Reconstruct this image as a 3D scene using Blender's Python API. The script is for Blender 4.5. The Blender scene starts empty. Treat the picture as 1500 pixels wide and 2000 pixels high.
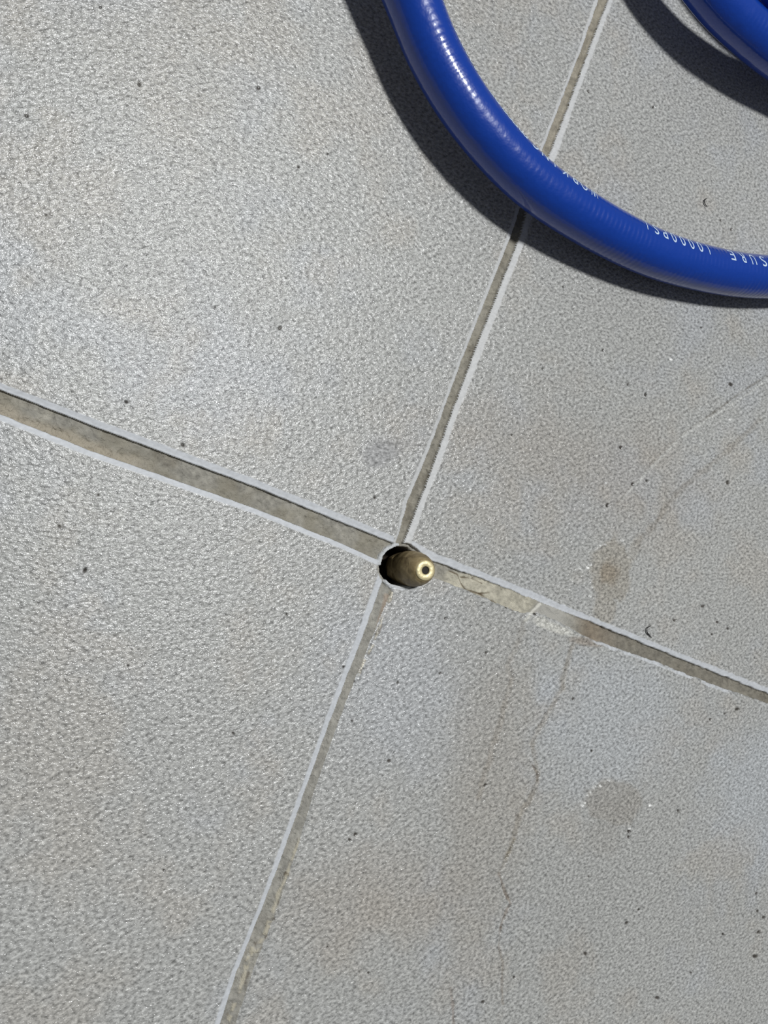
import bpy, bmesh, math
import numpy as np
from mathutils import Vector, Matrix

scene = bpy.context.scene
C = scene.collection

# ---------------------------------------------------------------- camera
F = 1480.0                       # focal length in pixels of the 1500x2000 frame
TILT, AZ, DIST = math.radians(25), math.radians(2), 0.18
R = np.array(Matrix.Rotation(TILT, 3, Vector((math.sin(AZ), -math.cos(AZ), 0))))
H = DIST * math.cos(TILT)
cam = bpy.data.objects.new('camera', bpy.data.cameras.new('camera'))
C.objects.link(cam)
cam.data.sensor_fit = 'VERTICAL'
cam.data.sensor_height = 32.0
cam.data.lens = 32.0 * F / 2000.0
cam.data.clip_start = 0.01
cam.data.clip_end = 50
cam.matrix_world = Matrix.Translation((0, 0, H)) @ Matrix(R.tolist()).to_4x4()
scene.camera = cam

# ---------------------------------------------------------------- light
world = bpy.data.worlds.new('world')
scene.world = world
world.use_nodes = True
world.node_tree.nodes['Background'].inputs[0].default_value = (0.93, 0.97, 1.0, 1)
world.node_tree.nodes['Background'].inputs[1].default_value = 0.105
LDIR = Vector((0.145, 0.262, 0.954)).normalized()
ld = bpy.data.lights.new('ceiling_lamp', 'AREA')
ld.shape = 'DISK'
ld.size = 0.26
ld.energy = 50
ld.color = (0.985, 0.995, 1.0)
lamp = bpy.data.objects.new('ceiling_lamp', ld)
C.objects.link(lamp)
lamp.location = LDIR * 2.35
lamp.rotation_euler = LDIR.to_track_quat('Z', 'Y').to_euler()
scene.view_settings.view_transform = 'Standard'
scene.view_settings.look = 'None'
scene.view_settings.exposure = 0.0
scene.view_settings.gamma = 1.0
scene.view_settings.use_curve_mapping = False


def ray(u, v):
    """pixel of the photograph -> viewing direction in the world"""
    u = np.asarray(u, float); v = np.asarray(v, float)
    d = np.stack([(u - 750) / F, -(v - 1000) / F, -np.ones_like(u)], -1)
    return d @ R.T


def on_floor(u, v, z=0.0):
    d = ray(u, v)
    return d * ((H - z) / -d[..., 2])[..., None] + np.array([0, 0, H])


def at(u, v, z=0.0):
    return Vector(on_floor(np.array(float(u)), np.array(float(v)), z))


def tag(o, label=None, cat=None, kind=None, group=None):
    if label: o['label'] = label
    if cat: o['category'] = cat
    if kind: o['kind'] = kind
    if group: o['group'] = group
    return o


# ---------------------------------------------------------------- materials
class Mat:
    def __init__(self, name):
        self.m = bpy.data.materials.new(name)
        self.m.use_nodes = True
        self.t = self.m.node_tree
        self.b = self.t.nodes['Principled BSDF']

    def n(self, kind, **kw):
        nd = self.t.nodes.new(kind)
        for k, val in kw.items():
            if k.startswith('i_'):
                nd.inputs[k[2:].replace('_', ' ')].default_value = val
            else:
                setattr(nd, k, val)
        return nd

    def l(self, a, b):
        self.t.links.new(a, b)

    def math(self, op, a, b, clamp=False):
        nd = self.n('ShaderNodeMath', operation=op, use_clamp=clamp)
        for i, x in enumerate((a, b)):
            if isinstance(x, (int, float)): nd.inputs[i].default_value = x
            else: self.l(x, nd.inputs[i])
        return nd.outputs[0]


def tile_material():
    M = Mat('stone_tile')
    at_ = M.n('ShaderNodeAttribute', attribute_name='tint')
    sm = M.n('ShaderNodeAttribute', attribute_name='smooth')
    co = M.n('ShaderNodeTexCoord')
    mp = M.n('ShaderNodeMapping')
    mp.inputs['Rotation'].default_value = (0, 0, math.radians(-38))
    mp.inputs['Scale'].default_value = (0.82, 1.16, 1.0)
    M.l(co.outputs['Object'], mp.inputs[0])
    n1 = M.n('ShaderNodeTexNoise', i_Scale=1050.0, i_Detail=3.0, i_Roughness=0.6)
    n2 = M.n('ShaderNodeTexNoise', i_Scale=420.0, i_Detail=2.0, i_Roughness=0.5)
    n3 = M.n('ShaderNodeTexNoise', i_Scale=1250.0, i_Detail=3.0, i_Roughness=0.65)
    M.l(mp.outputs[0], n1.inputs[0]); M.l(co.outputs['Object'], n2.inputs[0]); M.l(mp.outputs[0], n3.inputs[0])
    h = M.math('ADD', n1.outputs[0], M.math('MULTIPLY', n2.outputs[0], 0.5))
    rough_amt = M.math('SUBTRACT', 1.0, sm.outputs['Fac'], True)
    bp = M.n('ShaderNodeBump', i_Distance=0.00030)
    M.l(h, bp.inputs['Height'])
    M.l(M.math('MULTIPLY', rough_amt, 1.0), bp.inputs['Strength'])
    M.l(bp.outputs[0], M.b.inputs['Normal'])
    # fine speckle of the glaze itself
    rmp = M.n('ShaderNodeMapRange', i_From_Min=0.3, i_From_Max=0.7, i_To_Min=0.40, i_To_Max=1.52)
    M.l(n3.outputs[0], rmp.inputs['Value'])
    mx = M.n('ShaderNodeMix', data_type='RGBA', blend_type='MULTIPLY')
    M.l(M.math('SUBTRACT', 1.0, M.math('MULTIPLY', at_.outputs['Alpha'], 0.8)), mx.inputs['Factor'])
    M.l(at_.outputs['Color'], mx.inputs[6])
    cb = M.n('ShaderNodeCombineColor')
    for i in range(3): M.l(rmp.outputs[0], cb.inputs[i])
    M.l(cb.outputs[0], mx.inputs[7])
    M.l(mx.outputs[2], M.b.inputs['Base Color'])
    M.l(M.math('ADD', 0.175, M.math('MULTIPLY', at_.outputs['Alpha'], 0.4)), M.b.inputs['Roughness'])
    M.b.inputs['Specular IOR Level'].default_value = 0.40
    return M.m


def grout_material():
    M = Mat('grout')
    at_ = M.n('ShaderNodeAttribute', attribute_name='tint')
    co = M.n('ShaderNodeTexCoord')
    n1 = M.n('ShaderNodeTexNoise', i_Scale=800.0, i_Detail=4.0, i_Roughness=0.7)
    M.l(co.outputs['Object'], n1.inputs[0])
    bp = M.n('ShaderNodeBump', i_Distance=0.0008, i_Strength=0.9)
    M.l(n1.outputs[0], bp.inputs['Height']); M.l(bp.outputs[0], M.b.inputs['Normal'])
    M.l(at_.outputs['Color'], M.b.inputs['Base Color'])
    M.b.inputs['Roughness'].default_value = 0.8
    M.b.inputs['Specular IOR Level'].default_value = 0.25
    return M.m


def hose_material():
    M = Mat('blue_hose_jacket')
    M.b.inputs['Base Color'].default_value = (0.0008, 0.042, 0.33, 1)
    uv = M.n('ShaderNodeUVMap')
    sp = M.n('ShaderNodeSeparateXYZ')
    M.l(uv.outputs[0], sp.inputs[0])
    # helical braid ribs showing through the jacket (uv.x = metres along, uv.y = turns around)
    ph = M.math('ADD', M.math('MULTIPLY', sp.outputs[0], 2 * math.pi / 0.00155), M.math('MULTIPLY', sp.outputs[1], 2 * math.pi))
    rib = M.math('SINE', ph, 0.0)
    co = M.n('ShaderNodeTexCoord')
    n = M.n('ShaderNodeTexNoise', i_Scale=260.0, i_Detail=3.0, i_Roughness=0.55)
    M.l(co.outputs['Object'], n.inputs[0])
    n2 = M.n('ShaderNodeTexNoise', i_Scale=45.0, i_Detail=1.0)
    M.l(co.outputs['Object'], n2.inputs[0])
    amp = M.n('ShaderNodeMapRange', i_From_Min=0.42, i_From_Max=0.62, i_To_Min=0.05, i_To_Max=1.0)
    M.l(n2.outputs[0], amp.inputs['Value'])
    h = M.math('ADD', M.math('MULTIPLY', rib, M.math('MULTIPLY', amp.outputs[0], 0.07)), M.math('MULTIPLY', n.outputs[0], 0.55))
    hb = M.math('ADD', M.math('MULTIPLY', rib, M.math('MULTIPLY', amp.outputs[0], 0.15)), M.math('MULTIPLY', n.outputs[0], 1.3))
    bb = M.n('ShaderNodeBump', i_Distance=0.00020, i_Strength=0.9)
    M.l(hb, bb.inputs['Height'])
    bp = M.n('ShaderNodeBump', i_Distance=0.00016, i_Strength=0.8)
    M.l(h, bp.inputs['Height']); M.l(bp.outputs[0], M.b.inputs['Coat Normal']); M.l(bb.outputs[0], M.b.inputs['Normal'])
    M.b.inputs['Roughness'].default_value = 0.34
    M.b.inputs['Specular IOR Level'].default_value = 0.5
    M.b.inputs['Specular IOR Level'].default_value = 0.38
    M.b.inputs['Coat Weight'].default_value = 0.85
    M.b.inputs['Coat Roughness'].default_value = 0.08
    return M.m


def plain(name, col, rough, metal=0.0, bump=0.0, scale=900.0, spec=0.5):
    M = Mat(name)
    M.b.inputs['Base Color'].default_value = (*col, 1)
    M.b.inputs['Roughness'].default_value = rough
    M.b.inputs['Metallic'].default_value = metal
    M.b.inputs['Specular IOR Level'].default_value = spec
    if bump:
        co = M.n('ShaderNodeTexCoord')
        n = M.n('ShaderNodeTexNoise', i_Scale=scale, i_Detail=4.0)
        M.l(co.outputs['Object'], n.inputs[0])
        bp = M.n('ShaderNodeBump', i_Distance=0.0002, i_Strength=bump)
        M.l(n.outputs[0], bp.inputs['Height']); M.l(bp.outputs[0], M.b.inputs['Normal'])
    return M.m


def brass_body_material():
    M = Mat('stained_brass')
    co = M.n('ShaderNodeTexCoord')
    n = M.n('ShaderNodeTexNoise', i_Scale=420.0, i_Detail=4.0, i_Roughness=0.6, i_Distortion=0.6)
    M.l(co.outputs['Object'], n.inputs[0])
    cr = M.n('ShaderNodeValToRGB')
    e = cr.color_ramp.elements
    e[0].position = 0.33; e[0].color = (0.13, 0.09, 0.04, 1)
    e[1].position = 0.68; e[1].color = (0.40, 0.31, 0.17, 1)
    m = e.new(0.5); m.color = (0.27, 0.205, 0.10, 1)
    M.l(n.outputs[0], cr.inputs[0]); M.l(cr.outputs[0], M.b.inputs['Base Color'])
    M.b.inputs['Metallic'].default_value = 0.1
    M.b.inputs['Roughness'].default_value = 0.5
    bp = M.n('ShaderNodeBump', i_Distance=0.0003, i_Strength=0.5)
    M.l(n.outputs[0], bp.inputs['Height']); M.l(bp.outputs[0], M.b.inputs['Normal'])
    return M.m


MT, MG, MH = tile_material(), grout_material(), hose_material()
MPRINT = plain('white_print', (0.55, 0.68, 0.85), 0.5)
MBRASS = brass_body_material()
MTIP = plain('bright_brass', (0.74, 0.64, 0.38), 0.5, 0.5, 0.5, 1500)
MDARK = plain('black_fleck', (0.012, 0.011, 0.010), 0.6, 0, 0.3)
MBORE = plain('dark_bore', (0.02, 0.015, 0.01), 0.8, 0.0)

# ---------------------------------------------------------------- floor relief
rng = np.random.RandomState(7)


def vnoise(x, y, scale, seed, octaves=1, gain=0.5):
    """smooth value noise, -1..1; scale = size of a blob in the unit of x, y"""
    out = 0; amp = 1.0; tot = 0
    for o in range(octaves):
        r = np.random.RandomState(seed * 31 + o)
        g = r.rand(257, 257) * 2 - 1
        fx, fy = x / scale + 1000.37, y / scale + 1000.71
        ix, iy = np.floor(fx).astype(int), np.floor(fy).astype(int)
        tx, ty = fx - ix, fy - iy
        tx = tx * tx * (3 - 2 * tx); ty = ty * ty * (3 - 2 * ty)
        a, b = g[iy % 257, ix % 257], g[iy % 257, (ix + 1) % 257]
        c, d = g[(iy + 1) % 257, ix % 257], g[(iy + 1) % 257, (ix + 1) % 257]
        out = out + amp * ((a * (1 - tx) + b * tx) * (1 - ty) + (c * (1 - tx) + d * tx) * ty)
        tot += amp; amp *= gain; scale = scale / 2.0
    return out / tot


def sstep(a, b, x):
    t = np.clip((x - a) / (b - a), 0, 1)
    return t * t * (3 - 2 * t)


def lerpline(pts, s, along=0):
    """polyline value with straight extrapolation at both ends"""
    p = sorted(pts, key=lambda q: q[along])
    xs = np.array([q[along] for q in p], float); ys = np.array([q[1 - along] for q in p], float)
    k0 = (ys[2] - ys[0]) / (xs[2] - xs[0]); k1 = (ys[-1] - ys[-3]) / (xs[-1] - xs[-3])
    y = np.interp(s, xs, ys)
    y = np.where(s < xs[0], ys[0] + k0 * (s - xs[0]), y)
    return np.where(s > xs[-1], ys[-1] + k1 * (s - xs[-1]), y)


# spacing: fine over the view, growing outside of it
def axis(lo, hi, step, ext_lo, ext_hi):
    a = list(np.arange(lo, hi + 0.1, step))
    s = step
    while a[-1] < ext_hi: s = min(s * 1.06, 10.0) if a[-1] < hi + 900 else s * 1.1; a.append(a[-1] + s)
    s = step
    while a[0] > ext_lo: s = min(s * 1.06, 10.0) if a[0] > lo - 900 else s * 1.1; a.insert(0, a[0] - s)
    return np.array(a)


ua = axis(-20, 1520, 1.6, -1700, 2300)
va = axis(-20, 2020, 1.6, -1500, 3600)
U, V = np.meshgrid(ua, va)
P = on_floor(U, V)
X, Y = P[..., 0] * 1000, P[..., 1] * 1000            # millimetres on the floor
wob = vnoise(X, Y, 1.6, 1, 3)                         # edge raggedness
wob2 = vnoise(X, Y, 6.0, 2, 2)

# --- the four joint arms: outer and inner edge on both sides
HL = dict(o1=[(0, 748), (167, 812), (333, 874), (500, 937), (660, 1002), (760, 1044)],
          i1=[(0, 762), (167, 827), (333, 890), (500, 952), (660, 1018), (760, 1058)],
          i2=[(0, 807), (167, 875), (333, 933), (500, 992), (660, 1057), (740, 1093)],
          o2=[(0, 821), (167, 888), (333, 946), (500, 1004), (660, 1068), (740, 1104)])
HR = dict(o1=[(800, 1052), (850, 1080), (960, 1124), (1058, 1164), (1162, 1208), (1283, 1258), (1495, 1342)],
          i1=[(800, 1078), (850, 1098), (960, 1138), (1058, 1178), (1162, 1218), (1283, 1268), (1495, 1353)],
          i2=[(800, 1104), (850, 1129), (914, 1153), (1019, 1198), (1050, 1196), (1100, 1218), (1136, 1238), (1170, 1253), (1283, 1292), (1379, 1331), (1495, 1372)],
          o2=[(800, 1110), (850, 1135), (914, 1156), (1019, 1202), (1050, 1200), (1100, 1224), (1136, 1244), (1170, 1258), (1283, 1299), (1379, 1338), (1495, 1379)])
VU = dict(o1=[(1162, 0), (1131, 96), (1094, 192), (1056, 288), (1009, 408), (993, 456), (898, 700), (854, 820), (823, 900), (788, 980), (777, 1040)],
          i1=[(1171, 0), (1137, 96), (1100, 192), (1063, 288), (1017, 408), (1002, 456), (905, 700), (862, 820), (832, 900), (798, 980), (782, 1040)],
          i2=[(1188, 0), (1151, 96), (1116, 192), (1079, 288), (1031, 408), (1018, 456), (922, 700), (878, 820), (850, 900), (820, 980), (794, 1045)],
          o2=[(1197, 0), (1161, 96), (1125, 192), (1093, 288), (1041, 408), (1030, 456), (936, 700), (888, 820), (862, 900), (830, 980), (808, 1045)])
VD = dict(o1=[(736, 1130), (694, 1250), (638, 1400), (585, 1550), (541.5, 1670), (507, 1767), (453, 1900), (419, 2000)],
          i1=[(751, 1130), (708, 1250), (650, 1400), (596, 1550), (554, 1670), (517, 1767), (464, 1900), (432, 2000)],
          i2=[(766, 1150), (725, 1250), (665, 1400), (613, 1550), (577, 1670), (545, 1767), (493, 1900), (461, 2000)],
          o2=[(769, 1150), (729, 1250), (668, 1400), (616, 1550), (580, 1670), (548, 1767), (497, 1900), (465, 2000)])


def arm(a, s, w, along, wa):
    """0 on the tile, 1 on the grout, between the two across the pale edge; side = -1/+1"""
    e = {k: lerpline(v, s, along) for k, v in a.items()}
    w = w + wob * wa
    e['o1'] = e['o1'] - 2.0; e['o2'] = e['o2'] + 2.0
    lo = np.clip((w - e['o1']) / (e['i1'] - e['o1']), 0, 1)
    hi = np.clip((e['o2'] - w) / (e['o2'] - e['i2']), 0, 1)
    mid = (e['i1'] + e['i2']) / 2
    q = np.minimum(lo, hi)
    side = np.where(w < mid, -1.0, 1.0)
    frac = (w - e['i1']) / (e['i2'] - e['i1'])
    return q, side, frac


splitH = 782.0
qHL, sHL, fHL = arm(HL, U, V, 0, 1.0)
qHR, sHR, fHR = arm(HR, U, V, 0, 2.2)
qVU, sVU, fVU = arm(VU, V, U, 1, 1.2)
qVD, sVD, fVD = arm(VD, V, U, 1, 1.2)
qHL = np.where(U <= 770, qHL, 0)
qHR = np.where(U > 790, qHR, 0)
qVU = np.where(V <= 1080, qVU, 0)
qVD = np.where(V > 1110, qVD, 0)
q = np.maximum(np.maximum(qHL, qHR), np.maximum(qVU, qVD))
cx, cy = 784.0, 1106.0
rr = np.hypot(U - cx, (V - cy)) + wob * 2.0
q = np.where(rr < 46, 1.0, q)

isw = [(qHL, sHL), (qHR, sHR), (qVU, sVU), (qVD, sVD)]
# pale arris: present on the tile edges except where the bottom-right tile is smeared with grout
arris = np.zeros_like(q)
for i, (qq, ss) in enumerate(isw):
    band = sstep(0.0, 0.2, qq) * (q <= qq + 1e-6) * (q < 0.9999)
    if i == 1:      # right arm: lower edge only broken traces
        tr = sstep(-0.15, 0.25, vnoise(U, V, 38, 11, 2)) * sstep(1105, 1125, U) * 0.75
        band = band * np.where(ss > 0, tr, 1.0)
    if i == 3:      # lower arm: only the left edge is pale
        band = band * np.where(ss > 0, 0.0, 1.0)
    arris = np.maximum(arris, band)
grout = sstep(0.90, 1.0, q)

# --- heights in millimetres
edge_prof = -0.22 * sstep(0.0, 0.8, q)                       # worn, rounded arris
depth = 1.25 + 0.12 * vnoise(X, Y, 9, 5, 3)
depth = depth * (1 - (0.35 + 0.5 * np.clip(fVD, 0, 1)) * sstep(1130, 1180, V) * (q == qVD) * (U < 790))
depth = depth * (1 - 0.8 * np.exp(-((U - 1075) / 60) ** 2) * (q == qHR))      # flush patch right of the nozzle
cr = np.exp(-((U - 985) / 75.0) ** 2) * (qHR > 0)
Z = edge_prof * (1 - grout) - depth * grout
Z += grout * (0.30 * vnoise(X, Y, 1.3, 6, 3) + 0.05 * vnoise(X, Y, 0.5, 8, 2))
Z += (1 - grout) * (0.030 * vnoise(X, Y, 14, 9, 3))
# dry, broken skin left in the right arm
skin = (qHR > 0.95) * sstep(868, 884, U + 8 * wob) * (1 - sstep(1030, 1045, U + (V - 1190) * 0.8)) * sstep(0.12, 0.25, fHR + 0.5 * (U - 880) / 90. + .1 * wob2)
Z += skin * (0.35 + 0.10 * vnoise(X, Y, 1.0, 13, 2))


def dist_poly(pts, width_only=False):
    """pixel distance to a polyline, and position along it 0..1"""
    best = np.full(U.shape, 1e9); s = np.zeros(U.shape)
    n = len(pts) - 1
    for i in range(n):
        (x0, y0), (x1, y1) = pts[i], pts[i + 1]
        dx, dy = x1 - x0, y1 - y0
        t = np.clip(((U - x0) * dx + (V - y0) * dy) / (dx * dx + dy * dy), 0, 1)
        d = np.hypot(U - x0 - t * dx, V - y0 - t * dy)
        m = d < best
        best = np.where(m, d, best); s = np.where(m, (i + t) / n, s)
    return best, s


# colours (linear albedo)
def srgb(r, g, b):
    c = np.array([r, g, b]) / 255.0
    return np.where(c <= 0.04045, c / 12.92, ((c + 0.055) / 1.055) ** 2.4)


mot = vnoise(X, Y, 26, 21, 4, 0.6)
mot2 = vnoise(X, Y, 17, 22, 4, 0.6)
fine = vnoise(X, Y, 2.0, 23, 3, 0.6)
base = srgb(168, 168, 165)
cool = srgb(169, 171, 173)
warm = srgb(169, 166, 160)
T = np.ones(U.shape + (3,)) * base


def blend(T, col, m):
    m = np.clip(m, 0, 1)[..., None]
    return T * (1 - m) + np.asarray(col) * m


T = blend(T, cool, sstep(0.05, 0.55, mot) * 0.7)
T = blend(T, warm, sstep(0.05, 0.55, -mot2) * 0.75)
T *= (1 + 0.055 * fine + 0.05 * vnoise(X, Y, 40, 24, 2))[..., None]

# worn cool patch and warm streaks of the bottom-right tile
def blob(u0, v0, ru, rv, ang=0.0, rag=0.25, soft=0.35, ns=25, sc=5.0):
    a = math.radians(ang)
    du, dv = U - u0, V - v0
    x = (du * math.cos(a) + dv * math.sin(a)) / ru
    y = (-du * math.sin(a) + dv * math.cos(a)) / rv
    r = np.hypot(x, y) + rag * vnoise(X, Y, sc, ns, 3)
    return 1 - sstep(1 - soft, 1 + soft, r)


T = blend(T, srgb(176, 180, 184), blob(1190, 1400, 150, 120, -20, 0.5, 0.7, 31, 9) * 0.5)
T = blend(T, srgb(174, 177, 181), blob(760, 1330, 130, 160, 10, 0.5, 0.7, 32, 9) * 0.5)
T = blend(T, srgb(176, 180, 184), blob(1480, 1540, 90, 120, 0, 0.5, 0.7, 33, 9) * 0.6)
T = blend(T, srgb(160, 155, 147), blob(950, 1560, 70, 260, 6, 0.5, 0.7, 34, 9) * 0.5)
T = blend(T, srgb(160, 152, 142), blob(700, 1760, 150, 90, -10, 0.5, 0.7, 35, 9) * 0.4)
T = blend(T, srgb(160, 152, 142), blob(1130, 900, 240, 90, 20, 0.6, 0.7, 36, 9) * 0.35)
T = blend(T, srgb(165, 162, 156), blob(330, 90, 180, 150, 20, 0.6, 0.7, 37, 9) * 0.35)
smooth = np.zeros_like(U)
# brown stain above the right arm
st = blob(1192, 1120, 38, 62, 8, 0.35, 0.18, 41, 3)
st = np.maximum(st, blob(1178, 1185, 22, 40, 5, 0.4, 0.25, 42, 3) * 0.85)
st = np.maximum(st, blob(1238, 1072, 9, 34, 22, 0.4, 0.4, 43, 3) * 0.55)
T = blend(T, srgb(150, 143, 130), st * 0.55)
T = blend(T, srgb(136, 122, 102), blob(1188, 1120, 17, 24, 10, 0.5, 0.5, 44, 3) * 0.55)
smooth = np.maximum(smooth, st * 0.6)
# dried round drop on the bottom-right tile
dr = blob(1198, 1566, 54, 44, 10, 0.22, 0.14, 45, 4)
dr = np.maximum(dr, blob(1180, 1635, 32, 40, 0, 0.3, 0.4, 46, 4) * 0.45)
T = blend(T, srgb(148, 144, 137), dr * 0.62)
smooth = np.maximum(smooth, dr * 0.55)
Z += 0.06 * st * (1 - grout) + 0.05 * dr
# smooth smudge on the top-left tile
sg = blob(745, 885, 42, 26, -35, 0.5, 0.5, 47, 4)
T = blend(T, srgb(160, 160, 162), sg * 0.5)
smooth = np.maximum(smooth, sg * 0.7)

# hairline cracks and dirt lines of the tiles
lines = [
    ([(1500, 733), (1470, 752), (1434, 776), (1400, 802), (1380, 815)], 1.8, 0.75, 0.16, (104, 98, 88)),
    ([(1380, 815), (1330, 850), (1290, 885), (1236, 945), (1205, 985)], 1.6, 0.35, 0.06, (120, 114, 104)),
    ([(1482, 822), (1455, 850), (1420, 880), (1380, 915), (1340, 945), (1305, 985), (1275, 1030), (1245, 1060)], 5.5, 0.50, 0.08, (128, 120, 108)),
    ([(1022, 1215), (1015, 1250), (992, 1300), (1000, 1330), (985, 1380), (970, 1440), (950, 1500), (935, 1560)], 5.5, 0.40, 0.07, (130, 120, 106)),
    ([(1117, 1262), (1105, 1300), (1098, 1345), (1080, 1375), (1055, 1420), (1040, 1450), (1048, 1500), (1050, 1525), (1036, 1560), (1013, 1595), (1002, 1640), (990, 1675), (975, 1705)], 5.0, 0.55, 0.09, (132, 122, 106)),
    ([(975, 1705), (985, 1740), (997, 1765), (985, 1790), (978, 1812)], 2.4, 0.85, 0.14, (112, 96, 80)),
    ([(1040, 1495), (1050, 1510), (1050, 1525)], 2.2, 0.7, 0.10, (118, 106, 94)),
    ([(1005, 1640), (990, 1675)], 2.6, 0.75, 0.10, (112, 104, 86)),
    ([(978, 1812), (974, 1850), (982, 1880), (980, 1925), (982, 1960)], 2.4, 0.6, 0.10, (120, 108, 94)),
    ([(880, 1930), (884, 1960), (886, 2000)], 2.6, 0.5, 0.08, (120, 102, 88)),
    ([(740, 865), (790, 868), (835, 872)], 1.6, 0.35, 0.05, (130, 128, 125)),
    ([(1105, 945), (1160, 935), (1195, 925)], 1.5, 0.3, 0.05, (135, 130, 122)),
]
for k, (pts, w, a, dz, c) in enumerate(lines):
    d, s = dist_poly(pts)
    d = d + wob * w * 0.9
    m = (1 - sstep(w * 0.4, w * 1.6, d)) * a * (0.65 + 0.35 * vnoise(U, V, 16, 60 + k, 2))
    T = blend(T, srgb(*c), m * (1 - grout))
    Z -= dz * (1 - sstep(w * 0.3, w * 1.4, d)) * (1 - grout)
# pale line running with the crack
d, s = dist_poly([(1500, 741), (1440, 783), (1385, 818), (1335, 850), (1290, 895), (1215, 975)])
T = blend(T, srgb(205, 205, 200), (1 - sstep(0.8, 3.0, d + wob)) * 0.45)

# dark grit and pin holes (pixel, radius)
pits = [(52, 226, 4), (272, 164, 5), (196, 14, 3), (505, 172, 4), (583, 326, 3), (547, 640, 4), (247, 785, 4.5),
        (357, 869, 4), (116, 1028, 4), (192, 967, 3), (166, 1114, 4.5), (455, 1432, 4), (760, 1486, 4.5), (777, 1333, 3.5),
        (694, 1630, 4), (683, 1640, 3.5), (732, 972, 3.5), (1150, 178, 3.5), (1276, 209, 3), (1429, 448, 3.5), (1408, 430, 3),
        (1178, 684, 3.5), (1227, 751, 3.5), (1261, 771, 3.5), (1428, 751, 4.5), (1213, 874, 4.5), (1187, 987, 4.5), (1236, 946, 4),
        (1264, 939, 3), (1422, 942, 4), (1373, 1184, 3.5), (1401, 1215, 3), (1422, 1228, 3), (1440, 1385, 4), (1416, 1394, 3.5),
        (1388, 1405, 3), (1156, 1467, 3), (948, 1534, 4), (950, 1275, 3), (1325, 1584, 4), (1229, 1624, 4), (1228, 1635, 3),
        (1478, 1745, 3.5), (1480, 1780, 3.5), (1492, 1792, 3.5), (1482, 1821, 4), (1475, 1868, 4.5), (1413, 1825, 3), (1224, 1803, 3.5),
        (1144, 1863, 4), (1284, 1949, 4), (1248, 1777, 3), (1004, 1909, 3), (944, 1957, 4), (1391, 1239, 3), (1150, 1712, 3),
        (1120, 1365, 3.5), (860, 1315, 3), (870, 1208, 3), (688, 1408, 3), (672, 1303, 3), (1318, 1212, 3), (1303, 500, 3),
        (420, 600, 2.5), (150, 1500, 2.5), (320, 1700, 2.5), (250, 1300, 2.5), (560, 1200, 2.5), (90, 420, 2.5), (640, 300, 2.5),
        (1060, 720, 2.5), (1000, 850, 2.5), (1370, 640, 2.5), (1100, 560, 2.5), (1350, 1900, 2.5), (720, 1900, 3), (640, 1850, 2.5)]
# holes in the grout
gp = [(249, 884, 7.5), (233, 883, 4), (172, 861, 3), (130, 847, 3), (155, 856, 3), (62, 825, 3), (108, 840, 3.5), (356, 924, 3), (330, 918, 2.5),
      (395, 944, 2.5), (440, 955, 2.5), (899, 741, 4), (891, 755, 3.5), (888, 765, 3.5), (886, 775, 3), (880, 787, 4.5), (871, 796, 4),
      (902, 725, 3), (922, 640, 3), (935, 615, 3), (955, 590, 3), (972, 545, 3), (1131, 131, 4), (1094, 218, 4), (852, 870, 3), (836, 918, 3),
      (838, 921, 3), (818, 955, 3), (1046, 1199, 4), (990, 1187, 3), (1330, 1306, 3), (582, 1623, 4), (692, 1331, 4), (1423, 1327, 4),
      (524, 1772, 4), (526, 1783, 4), (548, 1745, 4), (547, 1720, 3), (600, 1010, 2.5), (560, 995, 2.5)]
for (u0, v0, r0) in pits + gp:
    r0 = r0 * 0.95
    j0, j1 = np.searchsorted(ua, [u0 - 3 * r0, u0 + 3 * r0]); k0, k1 = np.searchsorted(va, [v0 - 3 * r0, v0 + 3 * r0])
    s_ = (slice(k0, k1), slice(j0, j1))
    ang = rng.rand() * 3.14
    du, dv = U[s_] - u0, V[s_] - v0
    xx = (du * math.cos(ang) + dv * math.sin(ang)) / (r0 * (0.9 + 0.4 * rng.rand())); yy = (-du * math.sin(ang) + dv * math.cos(ang)) / (r0 * 0.85)
    m = 1 - sstep(0.55, 1.25, np.hypot(xx, yy) + 0.3 * wob[s_])
    T[s_] = blend(T[s_], srgb(52, 46, 40), m * 0.9)
    Z[s_] -= 0.25 * m

# white glints, mainly at the stain rims, painted as pale raised specks
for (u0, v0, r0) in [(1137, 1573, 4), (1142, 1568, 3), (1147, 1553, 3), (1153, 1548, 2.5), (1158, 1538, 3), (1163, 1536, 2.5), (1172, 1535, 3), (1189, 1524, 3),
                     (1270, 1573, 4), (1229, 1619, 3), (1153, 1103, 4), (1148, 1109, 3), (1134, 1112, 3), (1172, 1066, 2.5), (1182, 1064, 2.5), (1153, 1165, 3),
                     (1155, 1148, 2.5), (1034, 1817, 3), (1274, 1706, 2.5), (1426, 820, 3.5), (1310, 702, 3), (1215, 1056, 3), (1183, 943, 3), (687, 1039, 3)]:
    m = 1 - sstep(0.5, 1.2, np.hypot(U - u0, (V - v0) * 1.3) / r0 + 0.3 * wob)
    T = blend(T, srgb(235, 235, 232), m * 0.8); Z += 0.12 * m

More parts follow.
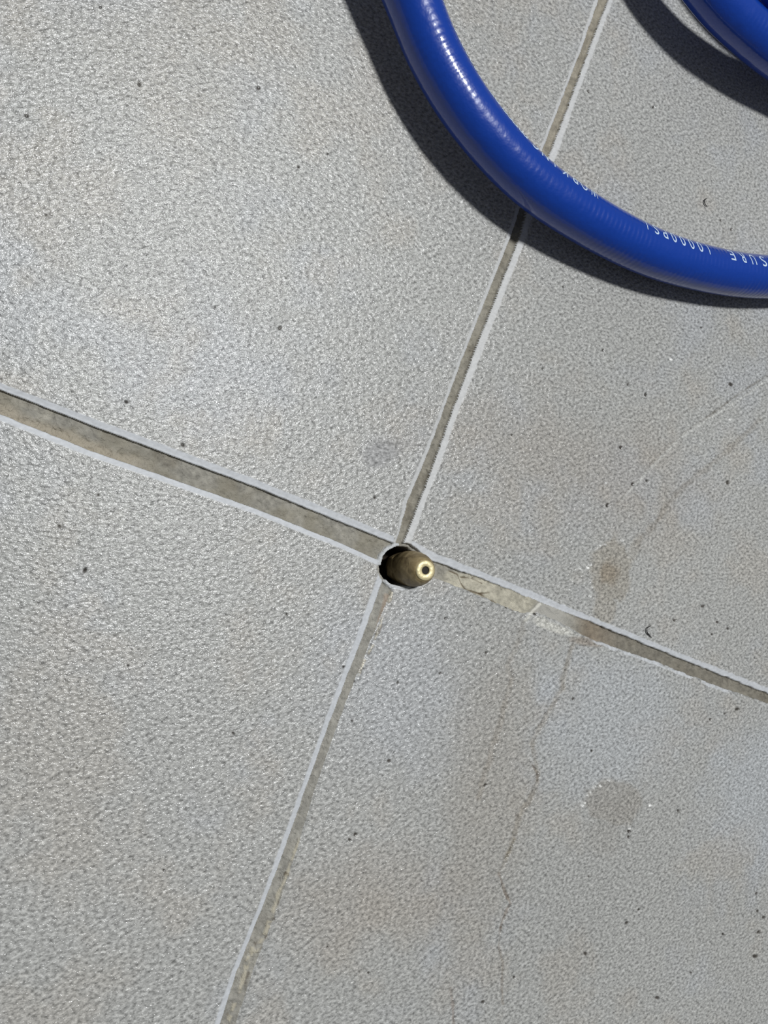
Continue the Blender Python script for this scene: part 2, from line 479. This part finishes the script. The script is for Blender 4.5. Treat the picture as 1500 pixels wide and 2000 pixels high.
# --- grout colours
G = np.ones(U.shape + (3,)) * srgb(150, 147, 138)
G = blend(G, srgb(164, 160, 148), sstep(0.0, 0.6, vnoise(X, Y, 5, 71, 3)) * 0.8)
G = blend(G, srgb(132, 127, 116), sstep(0.1, 0.6, vnoise(X, Y, 7, 72, 3)) * 0.8)
G = blend(G, srgb(128, 122, 108), (qVU > 0.9) * 0.40)
G = blend(G, srgb(158, 156, 149), (qVD > 0.9) * 0.55)
G = blend(G, srgb(158, 150, 134), (qVU > 0.9) * (V < 400) * 0.45)
G = blend(G, srgb(122, 117, 106), (qHR > 0.9) * sstep(1120, 1150, U) * 0.75)
G = blend(G, srgb(146, 126, 104), (qHR > 0.9) * np.exp(-((U - 1165) / 35) ** 2) * 0.35)
G = blend(G, srgb(188, 183, 166), skin * 0.85)
G *= (1 + 0.34 * vnoise(X, Y, 1.1, 75, 3) + 0.12 * vnoise(X, Y, 0.45, 76, 1))[..., None]
G = blend(G, srgb(178, 176, 169), (qHR > 0.9) * sstep(1040, 1052, U + (V - 1190) * 0.8) * (1 - sstep(1090, 1135, U)) * 0.8)
G = blend(G, srgb(134, 128, 112), (qHL > 0.9) * sstep(-0.3, 0.5, vnoise(X, Y, 4, 78, 3)) * 0.55)
G = blend(G, srgb(172, 163, 146), (qHL > 0.9) * (1 - sstep(230, 330, U)) * sstep(0.25, 0.75, fHL + 0.4 * wob2) * 0.75)
rg_ = (qHL > 0.9) * (1 - sstep(250, 340, U)) * sstep(0.15, 0.6, fHL + 0.4 * wob2)
Z += rg_ * 0.45 * vnoise(X, Y, 1.0, 77, 3)
# brown cracked bits in the skin
for pts in [[(882, 1116), (897, 1122), (903, 1138), (912, 1152)], [(903, 1128), (925, 1130), (945, 1140)], [(925, 1130), (938, 1122), (944, 1118)],
            [(912, 1152), (940, 1160), (975, 1182), (1018, 1200)], [(940, 1160), (960, 1158)]]:
    d, s = dist_poly(pts)
    m = (1 - sstep(0.4, 2.0, d + wob * 1.5)) * (qHR > 0.5)
    G = blend(G, srgb(92, 78, 58), m * 0.85); Z -= 0.2 * m
d, s = dist_poly([(1056, 1180), (1040, 1196), (1026, 1212)])
m = 1 - sstep(1.5, 4.0, d + wob); G = blend(G, srgb(225, 222, 212), m * 0.8); T = blend(T, srgb(220, 218, 208), m * 0.6)
# cream flaking line along the right side of the lower arm
for pts, w in [([(765, 1158), (757, 1185), (746, 1210), (738, 1232), (727, 1262), (721, 1275)], 3.0),
               ([(585, 1640), (575, 1668), (566, 1690), (560, 1710)], 2.6), ([(560, 1710), (545, 1745), (535, 1775), (528, 1800), (515, 1830), (500, 1860)], 4.0),
               ([(495, 1850), (484, 1885), (470, 1930), (458, 1965), (446, 1998)], 5.0), ([(712, 1290), (700, 1320)], 2.0)]:
    d, s = dist_poly(pts)
    m = (1 - sstep(w * 0.4, w * 1.2, d + wob * 2.5)) * sstep(-0.35, 0.1, vnoise(U, V, 9, 80, 2))
    G = blend(G, srgb(200, 192, 170), m * 0.6); T = blend(T, srgb(196, 188, 168), m * 0.7)
    Z += 0.22 * m
    m2 = (1 - sstep(w * 0.3, w * 0.9, np.abs(d - w * 1.3) + wob)) * sstep(0.1, 0.5, vnoise(U, V, 11, 81, 2))
    G = blend(G, srgb(80, 68, 52), m2 * 0.55); T = blend(T, srgb(100, 88, 70), m2 * 0.5)
d, s = dist_poly([(757, 1165), (748, 1195), (742, 1215), (738, 1235)])
G = blend(G, srgb(165, 132, 104), (1 - sstep(2, 7, d + 2 * wob)) * 0.35)
# smear over the lower edge of the right arm
T = blend(T, srgb(214, 212, 202), blob(1075, 1222, 45, 9, 21, 0.6, 0.4, 91, 3) * 0.5)
T = blend(T, srgb(125, 108, 88), blob(1150, 1254, 30, 8, 10, 0.5, 0.5, 92, 3) * 0.5)

# pale edges
A = np.ones(U.shape + (3,)) * srgb(197, 200, 204)
A *= (1 + 0.05 * vnoise(X, Y, 1.5, 93, 2))[..., None]
A = blend(A, srgb(196, 194, 188), (qVU > 0) * 0.45)
T = T * (1 - arris[..., None] * 0.92) + A * arris[..., None] * 0.92
smooth = np.maximum(smooth, arris * 0.85)
# a soft grey line of dirt just outside the pale edges
# ring of sealant around the drilled hole
ang = np.degrees(np.arctan2(-(V - cy), U - cx))
ring_here = np.where(((ang > 95) & (ang < 178)) | ((ang > -140) & (ang < -50)), 1.0, 0.0)
ring = (1 - sstep(3.2, 5.0, np.abs(rr - 42.5))) * ring_here
G = blend(G, srgb(205, 208, 210), ring * 0.9); T = blend(T, srgb(205, 208, 210), ring * 0.9)
Z = Z * (1 - ring) + (-0.15 - 0.06 * np.abs(rr - 42)) * ring
hole = 1 - sstep(36.5, 39.5, rr)
Z = Z * (1 - hole) - 11.0 * hole
G = blend(G, srgb(45, 38, 30), hole); T = blend(T, srgb(45, 38, 30), hole)

# stretch the outermost ring out to a whole room floor
P[..., 2] = Z / 1000.0
ring_o = np.zeros(U.shape, bool); ring_o[0] = ring_o[-1] = True; ring_o[:, 0] = ring_o[:, -1] = True
cen = np.array([0.05, 0.0])
v2 = P[ring_o][:, :2] - cen
P[ring_o, :2] = cen + v2 / np.abs(v2).max(axis=1, keepdims=True) * 1.6


def grid_mesh(name, facemask, colour, smooth_attr, mat):
    nv, nu = U.shape
    idx = np.arange(nv * nu).reshape(nv, nu)
    a = idx[:-1, :-1][facemask]; b = idx[1:, :-1][facemask]; c = idx[1:, 1:][facemask]; d = idx[:-1, 1:][facemask]
    quads = np.stack([a, b, c, d], 1)
    used, inv = np.unique(quads, return_inverse=True)
    inv = inv.reshape(-1)
    me = bpy.data.meshes.new(name)
    me.vertices.add(len(used)); me.loops.add(len(inv)); me.polygons.add(len(quads))
    me.vertices.foreach_set('co', P.reshape(-1, 3)[used].astype(np.float32).ravel())
    me.loops.foreach_set('vertex_index', inv.astype(np.int32))
    me.polygons.foreach_set('loop_start', np.arange(0, len(inv), 4, dtype=np.int32))
    me.polygons.foreach_set('use_smooth', np.ones(len(quads), bool))
    ca = me.color_attributes.new('tint', 'FLOAT_COLOR', 'POINT')
    col = np.ones((len(used), 4), np.float32); col[:, :3] = np.clip(colour.reshape(-1, 3)[used], 0, 1); col[:, 3] = arris.ravel()[used]
    ca.data.foreach_set('color', col.ravel())
    sa = me.attributes.new('smooth', 'FLOAT', 'POINT')
    sa.data.foreach_set('value', smooth_attr.ravel()[used].astype(np.float32))
    me.update(calc_edges=True)
    me.materials.append(mat)
    o = bpy.data.objects.new(name, me)
    C.objects.link(o)
    return o


qf = (q[:-1, :-1] + q[1:, :-1] + q[1:, 1:] + q[:-1, 1:]) / 4
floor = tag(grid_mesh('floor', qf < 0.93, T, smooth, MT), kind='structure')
gr = grid_mesh('grout', qf >= 0.93, G, smooth, MG)
gr['label'] = 'recessed brownish grey grout between the tiles'
gr['kind'] = 'structure'
gr.parent = floor

# ---------------------------------------------------------------- hose
RH = 0.0063


def catmull(pts, per):
    pts = [np.array(p, float) for p in pts]
    out = []
    for i in range(1, len(pts) - 2):
        p0, p1, p2, p3 = pts[i - 1:i + 3]
        t0 = 0; t1 = np.linalg.norm(p1 - p0) ** .5; t2 = t1 + np.linalg.norm(p2 - p1) ** .5; t3 = t2 + np.linalg.norm(p3 - p2) ** .5
        for t in np.linspace(t1, t2, per, endpoint=False):
            a1 = (t1 - t) / (t1 - t0) * p0 + (t - t0) / (t1 - t0) * p1
            a2 = (t2 - t) / (t2 - t1) * p1 + (t - t1) / (t2 - t1) * p2
            a3 = (t3 - t) / (t3 - t2) * p2 + (t - t2) / (t3 - t2) * p3
            b1 = (t2 - t) / (t2 - t0) * a1 + (t - t0) / (t2 - t0) * a2
            b2 = (t3 - t) / (t3 - t1) * a2 + (t - t1) / (t3 - t1) * a3
            out.append((t2 - t) / (t2 - t1) * b1 + (t - t1) / (t2 - t1) * b2)
    return np.array(out)


# centre line: photographed part, then on around the coil outside the frame and back in
path_px = [(700, -420, .0125), (738, -200, .0125), (768, -95, .0120), (805, 0, .0115), (849, 107, .0112), (912, 213, .0110), (1002, 320, .0104), (1086, 390, .0096),
           (1257, 487, .0078), (1396, 529, .0067), (1496, 541, .0064), (1600, 535, .0064), (1720, 500, .0064)]
CC = np.array([0.205, 0.205])       # middle of the coil


def polar(p):
    d = np.array(p[:2]) - CC
    return np.hypot(*d), math.atan2(d[1], d[0])


def bridge(a, b, n):
    """points of the coil between a and b, anticlockwise, radius and height changing evenly"""
    (ra, ta), (rb, tb) = polar(a), polar(b)
    while tb < ta: tb += 2 * math.pi
    out = []
    for k in range(1, n):
        t = k / n
        r_ = ra + (rb - ra) * t; th_ = ta + (tb - ta) * t
        out.append((CC[0] + r_ * math.cos(th_), CC[1] + r_ * math.sin(th_), a[2] + (b[2] - a[2]) * t))
    return out


path = [tuple(at(*p)) for p in path_px]
strand2 = [tuple(at(*p)) for p in [(1290, -190, .015), (1336, -93, .0150), (1400, -3, .0142), (1456, 54, .0132), (1540, 122, .0115), (1640, 170, .010)]]
strand3 = [tuple(at(*p)) for p in [(1450, -125, .0175), (1527, -20, .0165), (1610, 45, .015)]]
pts = path + bridge(path[-1], strand2[0], 11) + strand2 + bridge(strand2[-1], strand3[0], 9) + strand3 + [(0.235, 0.165, .012), (0.243, 0.185, .010)]
cl = catmull(pts, 40)
# resample evenly
seg = np.linalg.norm(np.diff(cl, axis=0), axis=1); S = np.concatenate([[0], np.cumsum(seg)])
NS = int(S[-1] / 0.0008)
s_even = np.linspace(0, S[-1], NS)
cl = np.stack([np.interp(s_even, S, cl[:, i]) for i in range(3)], 1)
for _ in range(6):
    cl[1:-1] = (cl[:-2] + 2 * cl[1:-1] + cl[2:]) / 4
tan = np.gradient(cl, axis=0); tan /= np.linalg.norm(tan, axis=1, keepdims=True)
up = np.array([0, 0, 1.0])
side = np.cross(tan, up); side /= np.linalg.norm(side, axis=1, keepdims=True)
nor = np.cross(side, tan)
NR = 64
th = np.linspace(0, 2 * math.pi, NR, endpoint=False)
ringv = cl[:, None, :] + RH * (np.cos(th)[None, :, None] * nor[:, None, :] + np.sin(th)[None, :, None] * side[:, None, :])
bm = bmesh.new()
uvl = bm.loops.layers.uv.new('UVMap')
vs = [[bm.verts.new(p) for p in r] for r in ringv]
for i in range(NS - 1):
    for j in range(NR):
        f = bm.faces.new((vs[i][j], vs[i][(j + 1) % NR], vs[i + 1][(j + 1) % NR], vs[i + 1][j]))
        f.smooth = True
        for lp, (a, b) in zip(f.loops, ((i, j), (i, j + 1), (i + 1, j + 1), (i + 1, j))):
            lp[uvl].uv = (s_even[a], b / NR)
bm.faces.new(vs[0]); bm.faces.new(vs[-1])
bmesh.ops.recalc_face_normals(bm, faces=bm.faces)
me = bpy.data.meshes.new('hose'); bm.to_mesh(me); bm.free(); me.materials.append(MH)
hose = bpy.data.objects.new('hose', me); C.objects.link(hose)
tag(hose, 'glossy blue high pressure hose curving over the grey tiles with small white printing', 'hose')

# white legend printed on the jacket: text wraps round the tube, tops towards the outside of the bend
px = np.stack([cl[:, 0], cl[:, 1], cl[:, 2] - H], 1) @ R
pxu, pxv = 750 - F * px[:, 0] / px[:, 2], 1000 + F * px[:, 1] / px[:, 2]


def s_at(u, v):
    return s_even[np.argmin(np.hypot(pxu - u, pxv - v)[:int(NS * 0.5)])]


def glyph(ch):
    cu = bpy.data.curves.new('glyph', 'FONT'); cu.body = ch; cu.resolution_u = 4
    ob = bpy.data.objects.new('glyph', cu); C.objects.link(ob)
    bpy.context.view_layer.update()
    m = bpy.data.meshes.new_from_object(ob)
    bpy.data.objects.remove(ob); bpy.data.curves.remove(cu)
    return m


pbm = bmesh.new()
cache = {}


def put_char(ch, s, width, height, a_top):
    """centre of the letter at arc length s, tops at angle a_top (radians from straight up, towards the inside of the bend)"""
    if ch not in cache: cache[ch] = glyph(ch)
    g = bmesh.new(); g.from_mesh(cache[ch])
    bmesh.ops.subdivide_edges(g, edges=g.edges, cuts=2, use_grid_fill=True)
    xs = [v.co.x for v in g.verts]
    x0, x1 = min(xs), max(xs); cxm = (x0 + x1) / 2
    gw = max(x1 - x0, 0.25)
    sc = width / gw if gw > 0.3 else height * 0.75
    sc = min(sc, height / 0.72 * 1.05)
    for v in g.verts:
        ls = s - (v.co.x - cxm) * sc             # text runs against the path direction
        aa = a_top - (0.72 - v.co.y) / 0.72 * height / RH
        i = min(max(int(np.searchsorted(s_even, ls)) - 1, 0), NS - 2)
        t = (ls - s_even[i]) / (s_even[i + 1] - s_even[i])
        c = cl[i] * (1 - t) + cl[i + 1] * t
        n_ = nor[i] * (1 - t) + nor[i + 1] * t; sd = side[i] * (1 - t) + side[i + 1] * t
        v.co = Vector(c + (RH + 0.00005) * (math.cos(aa) * n_ + math.sin(aa) * sd))
    tmp = bpy.data.meshes.new('tmp'); g.to_mesh(tmp); g.free(); pbm.from_mesh(tmp); bpy.data.meshes.remove(tmp)


def run(text, u0, v0, u1, v1, a0, a1, w, h):
    """letters spread evenly from pixel (u0, v0) to (u1, v1) of the hose"""
    sa, sb = s_at(u0, v0), s_at(u1, v1)
    n = len(text)
    for i, ch in enumerate(text):
        if ch == ' ': continue
        t = i / (n - 1)
        put_char(ch, sa + (sb - sa) * t, w, h, a0 + (a1 - a0) * t)


AT = math.radians(-50)
D_ = math.radians
run('PRESSURE', 1534, 541, 1396, 529, D_(-2), D_(-9), .0020, .0039)
run('10000PSI', 1353, 517, 1230, 477, D_(-9), D_(-13), .0018, .0039)
run('WORKING', 1127, 415, 1010, 328, D_(-19), D_(-24), .0023, .0039)
run('PRESSURE', 985, 303, 918, 218, D_(-28), D_(-33), .0020, .0039)
run('10000PSI', 895, 185, 835, 80, D_(-33), D_(-36), .0018, .0039)
run('WORKING', 815, 40, 787, -50, D_(-36), D_(-38), .0023, .0039)
me = bpy.data.meshes.new('printed_lettering'); pbm.to_mesh(me); pbm.free(); me.materials.append(MPRINT)
pr = bpy.data.objects.new('printed_lettering', me); C.objects.link(pr); pr.parent = hose
pr['label'] = 'small white letters printed along the hose'

# ---------------------------------------------------------------- brass nozzle in the drilled hole
tip = at(831, 1114, 0.0075)
view = (cam.location if False else Vector((0, 0, H))) - tip
view.normalize()
right = Vector(R[:, 0].tolist()); upv = Vector(R[:, 1].tolist())
lean = (right * 0.985 - upv * 0.12).normalized()
AX = (view * math.cos(math.radians(24)) + lean * math.sin(math.radians(24))).normalized()
root = bpy.data.objects.new('brass_nozzle', None); C.objects.link(root)
LEN = 0.0150
root.location = tip - AX * LEN
root.rotation_euler = AX.to_track_quat('Z', 'Y').to_euler()
tag(root, 'stained brass injection nozzle leaning out of the hole where the four tiles meet', 'nozzle')


def lathe(name, prof, mat, parent, n=48, wobble=0.0, sides=None):
    bm = bmesh.new()
    rings = []
    r_ = np.random.RandomState(3)
    ph = r_.rand(8) * 6.28
    for (r, z) in prof:
        rg = []
        for k in range(n):
            a = 2 * math.pi * k / n
            rad = r
            if sides:
                w = math.pi / sides
                rad = min(r, r * math.cos(w) * 1.02 / math.cos((a % (2 * w)) - w))
            rad *= 1 + wobble * (math.sin(3 * a + ph[0] + z * 900) + math.sin(5 * a + ph[1] - z * 1400)) * 0.5
            rg.append(bm.verts.new((rad * math.cos(a), rad * math.sin(a), z)))
        rings.append(rg)
    for i in range(len(rings) - 1):
        for k in range(n):
            f = bm.faces.new((rings[i][k], rings[i][(k + 1) % n], rings[i + 1][(k + 1) % n], rings[i + 1][k])); f.smooth = sides is None
    return bm, rings


def finish(bm, name, mat, parent):
    bmesh.ops.recalc_face_normals(bm, faces=bm.faces)
    me = bpy.data.meshes.new(name); bm.to_mesh(me); bm.free(); me.materials.append(mat)
    o = bpy.data.objects.new(name, me); C.objects.link(o); o.parent = parent
    return o


mm = 0.001
L = LEN
body = [(3.3, -2), (3.6, 0), (3.7, 3.0), (3.9, 3.6), (4.2, 4.2), (4.3, 5.5), (4.3, 7.5), (4.2, 9.2), (4.0, 10.6), (3.65, 12.0), (3.2, 13.3), (2.75, 14.3), (2.38, 14.75)]
bm, rg = lathe('nozzle_body', [(r * mm, z * mm) for r, z in body], MBRASS, root, 64, 0.012)
bm.faces.new(rg[0]); bm.faces.new(rg[-1])
finish(bm, 'nozzle_body', MBRASS, root)
bm, rg = lathe('hex_collar', [(r * mm, z * mm) for r, z in [(4.1, 0.4), (4.35, 0.7), (4.35, 2.9), (4.1, 3.3)]], MBRASS, root, 48, 0, 6)
bm.faces.new(rg[0]); bm.faces.new(rg[-1])
finish(bm, 'hex_collar', MBRASS, root)
tipp = [(2.36, 14.72), (2.34, 15.0), (2.2, 15.14), (1.7, 15.22), (1.15, 15.18), (0.92, 15.05), (0.88, 14.6), (0.88, 14.78)]
bm, rg = lathe('nozzle_tip', [(r * mm, z * mm) for r, z in tipp[:7]], MTIP, root, 64)
o = finish(bm, 'nozzle_tip', MTIP, root)
o['label'] = 'bright worn brass tip ring'
bm, rg = lathe('bore', [(0.89 * mm, 15.03 * mm), (0.89 * mm, 14.80 * mm)], MBORE, root, 32)
bm.faces.new(rg[-1])
finish(bm, 'bore', MBORE, root)


# ---------------------------------------------------------------- two curled black flecks
def fleck(name, pts, r, label, z=0.0002):
    P3 = [at(u, v, z + dz) for (u, v, dz) in pts]
    P3 = [2 * P3[0] - P3[1]] + P3 + [2 * P3[-1] - P3[-2]]
    c = catmull([tuple(p) for p in P3], 8)
    o0 = c.mean(axis=0)
    bm = bmesh.new(); n = len(c); prev = None
    for i in range(n):
        t = c[min(i + 1, n - 1)] - c[max(i - 1, 0)]; t = Vector(t).normalized()
        s1 = t.cross(Vector((0, 0, 1))).normalized(); s2 = s1.cross(t)
        rad = r * (0.35 + 0.65 * math.sin(math.pi * (i + 0.6) / (n + 0.2))) * (1 + 0.2 * math.sin(i * 2.1))
        ring = [bm.verts.new(Vector(c[i] - o0) + rad * (math.cos(a) * s1 + 0.7 * math.sin(a) * s2)) for a in np.linspace(0, 2 * math.pi, 8, endpoint=False)]
        if prev:
            for k in range(8): bm.faces.new((prev[k], prev[(k + 1) % 8], ring[(k + 1) % 8], ring[k])).smooth = True
        else: bm.faces.new(ring)
        prev = ring
    bm.faces.new(prev)
    o = finish(bm, name, MDARK, None)
    o.location = Vector(o0)
    return tag(o, label, 'debris')


fleck('fibre_scrap', [(1272, 1222, .0001), (1264, 1227, .0003), (1264, 1235, .0003), (1269, 1241, .0002), (1274, 1247, .0001)], 0.00018,
      'small black curled scrap lying on the tile just above the right hand joint')
fleck('fibre_scrap', [(1381, 387, .0), (1376, 391, .0002), (1377, 398, .0002), (1382, 404, .0)], 0.00018,
      'tiny black curled scrap lying on the tile inside the bend of the blue hose')
